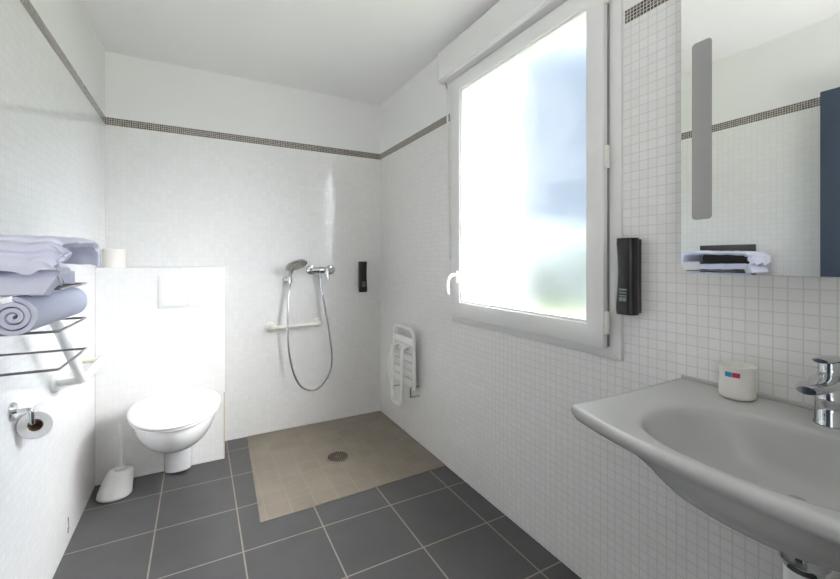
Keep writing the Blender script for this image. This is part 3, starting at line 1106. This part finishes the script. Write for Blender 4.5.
hs = thing('hand_shower', 'round chrome hand shower head clipped in its wall bracket', 'shower head', (0.597, YB - 0.045, 1.08))
bm = bmesh.new()
hp = smooth_path([(0.580, YB - 0.045, 1.050), (0.581, YB - 0.046, 1.105), (0.590, YB - 0.060, 1.160), (0.604, YB - 0.090, 1.200)], 8)
tube(bm, hp, [0.010 + 0.004 * i / (len(hp) - 1) for i in range(len(hp))], 16)
obj('handle', bm, mat_chrome, hs)
nrm = Vector((0.24, -0.50, -1.0)).normalized()
ux = Vector((1, 0, 0)); ux = (ux - nrm * ux.dot(nrm)).normalized()
uy = nrm.cross(ux)
hc = Vector((0.614, YB - 0.115, 1.214))
bm = bmesh.new()
lathe(bm, [(0.020, -0.020), (0.045, -0.016), (0.072, -0.009), (0.079, -0.002), (0.079, 0.006), (0.074, 0.009)], hc, (ux, uy, nrm), 40)
obj('head', bm, mat_chrome, hs, smooth=50)
bm = bmesh.new()
lathe(bm, [(0.068, 0.008), (0.068, 0.0105), (0.066, 0.0115)], hc, (ux, uy, nrm), 40)
for rr, k in ((0.018, 6), (0.036, 12), (0.054, 18)):
    for i in range(k):
        t = 2 * PI * i / k
        c = hc + ux * rr * math.cos(t) + uy * rr * math.sin(t)
        lathe(bm, [(0.0028, 0.011), (0.0018, 0.0145)], c, (ux, uy, nrm), 8)
obj('spray_face', bm, mat_steel, hs, smooth=40)

# thermostat-like mixer
mx_ = thing('shower_mixer', 'chrome shower mixer with lever on the back wall', 'shower mixer', (0.822, YB, 1.172))
my_ = YB - 0.058
bm = bmesh.new()
lathe(bm, [(0.018, -0.085), (0.021, -0.080), (0.0215, -0.03), (0.025, -0.026), (0.025, 0.030), (0.0215, 0.034), (0.021, 0.080), (0.018, 0.085)], (0.822, my_, 1.173), 'x', 28)
lathe(bm, [(0.012, -0.032), (0.012, -0.018)], (0.800, my_, 1.173), 'z', 18)
obj('body', bm, mat_chrome, mx_)
for x in (0.747, 0.897):
    bm = bmesh.new()
    lathe(bm, [(0.037, 0.0), (0.037, -0.006), (0.031, -0.014), (0.016, -0.018), (0.016, -0.050)], (x, YB, 1.173), 'y', 28)
    obj('escutcheon', bm, mat_chrome, mx_)
bm = bmesh.new()
rings = []
for s, hw, th in ((0, 0.018, 0.012), (0.12, 0.020, 0.013), (0.5, 0.014, 0.009), (0.92, 0.012, 0.007), (1.0, 0.008, 0.004)):
    y = my_ - 0.030 - 0.030 * s
    z = 1.190 - 0.085 * s
    rings.append([(0.846 + hw * math.cos(t), y + th * math.sin(t), z) for t in [2 * PI * i / 16 for i in range(16)]])
loft(bm, rings)
obj('lever', bm, mat_chrome, mx_, smooth=50)

# hose: from the mixer down in a loop and up to the handset
ho_ = thing('shower_hose', 'chrome shower hose hanging in a long loop from the mixer', 'shower hose', (0.72, YB - 0.05, 0.28))
hosep = smooth_path([(0.800, my_, 1.142), (0.806, my_ - 0.004, 1.08), (0.826, my_ - 0.012, 0.94), (0.862, my_ - 0.022, 0.72), (0.885, my_ - 0.025, 0.52), (0.868, my_ - 0.022, 0.40),
                     (0.800, my_ - 0.018, 0.305), (0.735, my_ - 0.014, 0.282), (0.655, my_ - 0.012, 0.325), (0.597, my_ - 0.020, 0.45), (0.564, my_ - 0.026, 0.64), (0.562, my_ - 0.024, 0.86), (0.576, YB - 0.046, 1.02), (0.580, YB - 0.045, 1.046)], 14)
bm = bmesh.new()
tube(bm, hosep, [0.0072 + (0.0008 if i % 2 else 0) for i in range(len(hosep))], 12)
obj('hose', bm, mat_chrome, ho_, smooth=70)
bm = bmesh.new()
tube(bm, [(0.800, my_, 1.142), (0.802, my_ - 0.001, 1.112)], 0.0115, 12)
obj('nut', bm, mat_chrome, ho_)

# floor drain
DX, DY = 0.772, 2.503
dr = thing('floor_drain', 'round perforated steel drain in the beige shower floor', 'drain', (DX, DY, 0.003))
bm = bmesh.new()
lathe(bm, [(0.074, 0.003), (0.074, 0.0055), (0.069, 0.0065), (0.065, 0.0055), (0.065, 0.0045)], (DX, DY, 0), 'z', 48)
obj('grate', bm, mat_drain, dr)
bm = bmesh.new()
for rr, k in ((0.013, 6), (0.025, 12), (0.036, 16), (0.047, 22), (0.058, 26)):
    for i in range(k):
        t = 2 * PI * (i + 0.5 * (k % 4 == 0)) / k
        lathe(bm, [(0.0044, 0.0042), (0.0042, 0.0060)], (DX + rr * math.cos(t), DY + rr * math.sin(t), 0), 'z', 8)
obj('holes', bm, mat_gap, dr)

# ------------------------------------------------------------------ folding shower seat
fs = thing('shower_bench', 'white folding shower seat tipped up against the right wall', 'shower seat', (XR, 2.6, 0.3))
sx_ = XR - 0.055
obj('wall_plate', nbox(XR - 0.012, XR, 2.46, 2.70, 0.36, 0.43, bev=0.003), mat_rail, fs)
bm = bmesh.new()
tube(bm, fillet([(sx_, 2.395, 0.38), (sx_, 2.395, 0.782), (sx_, 2.705, 0.782), (sx_, 2.705, 0.38)], 0.07, 8), 0.013, 14)
obj('bench_frame', bm, mat_rail, fs)
for k in range(6):
    z = 0.392 + 0.056 * k
    obj('slat', nbox(sx_ - 0.010, sx_ + 0.008, 2.412, 2.688, z, z + 0.046, bev=0.004), mat_rail, fs)
bm = bmesh.new()
lx = XR - 0.108
tube(bm, fillet([(sx_, 2.47, 0.655), (lx, 2.47, 0.648), (lx - 0.004, 2.475, 0.255), (lx - 0.004, 2.625, 0.255), (lx, 2.63, 0.648), (sx_, 2.63, 0.655)], 0.045, 7), 0.0125, 14)
obj('support_leg', bm, mat_rail, fs)
for y in (2.41, 2.69):
    bm = bmesh.new()
    tube(bm, fillet([(XR - 0.006, y, 0.395), (XR - 0.075, y, 0.395), (XR - 0.075, y, 0.330), (XR - 0.006, y, 0.330)], 0.01, 4), 0.006, 10)
    obj('hinge_bracket', bm, mat_chrome, fs)
bm = bmesh.new()
tube(bm, smooth_path([(lx - 0.004, 2.63, 0.62), (lx - 0.022, 2.635, 0.52), (lx - 0.020, 2.61, 0.40), (lx - 0.008, 2.57, 0.29)], 8), 0.010, 12)
obj('arm_support', bm, mat_rail, fs)
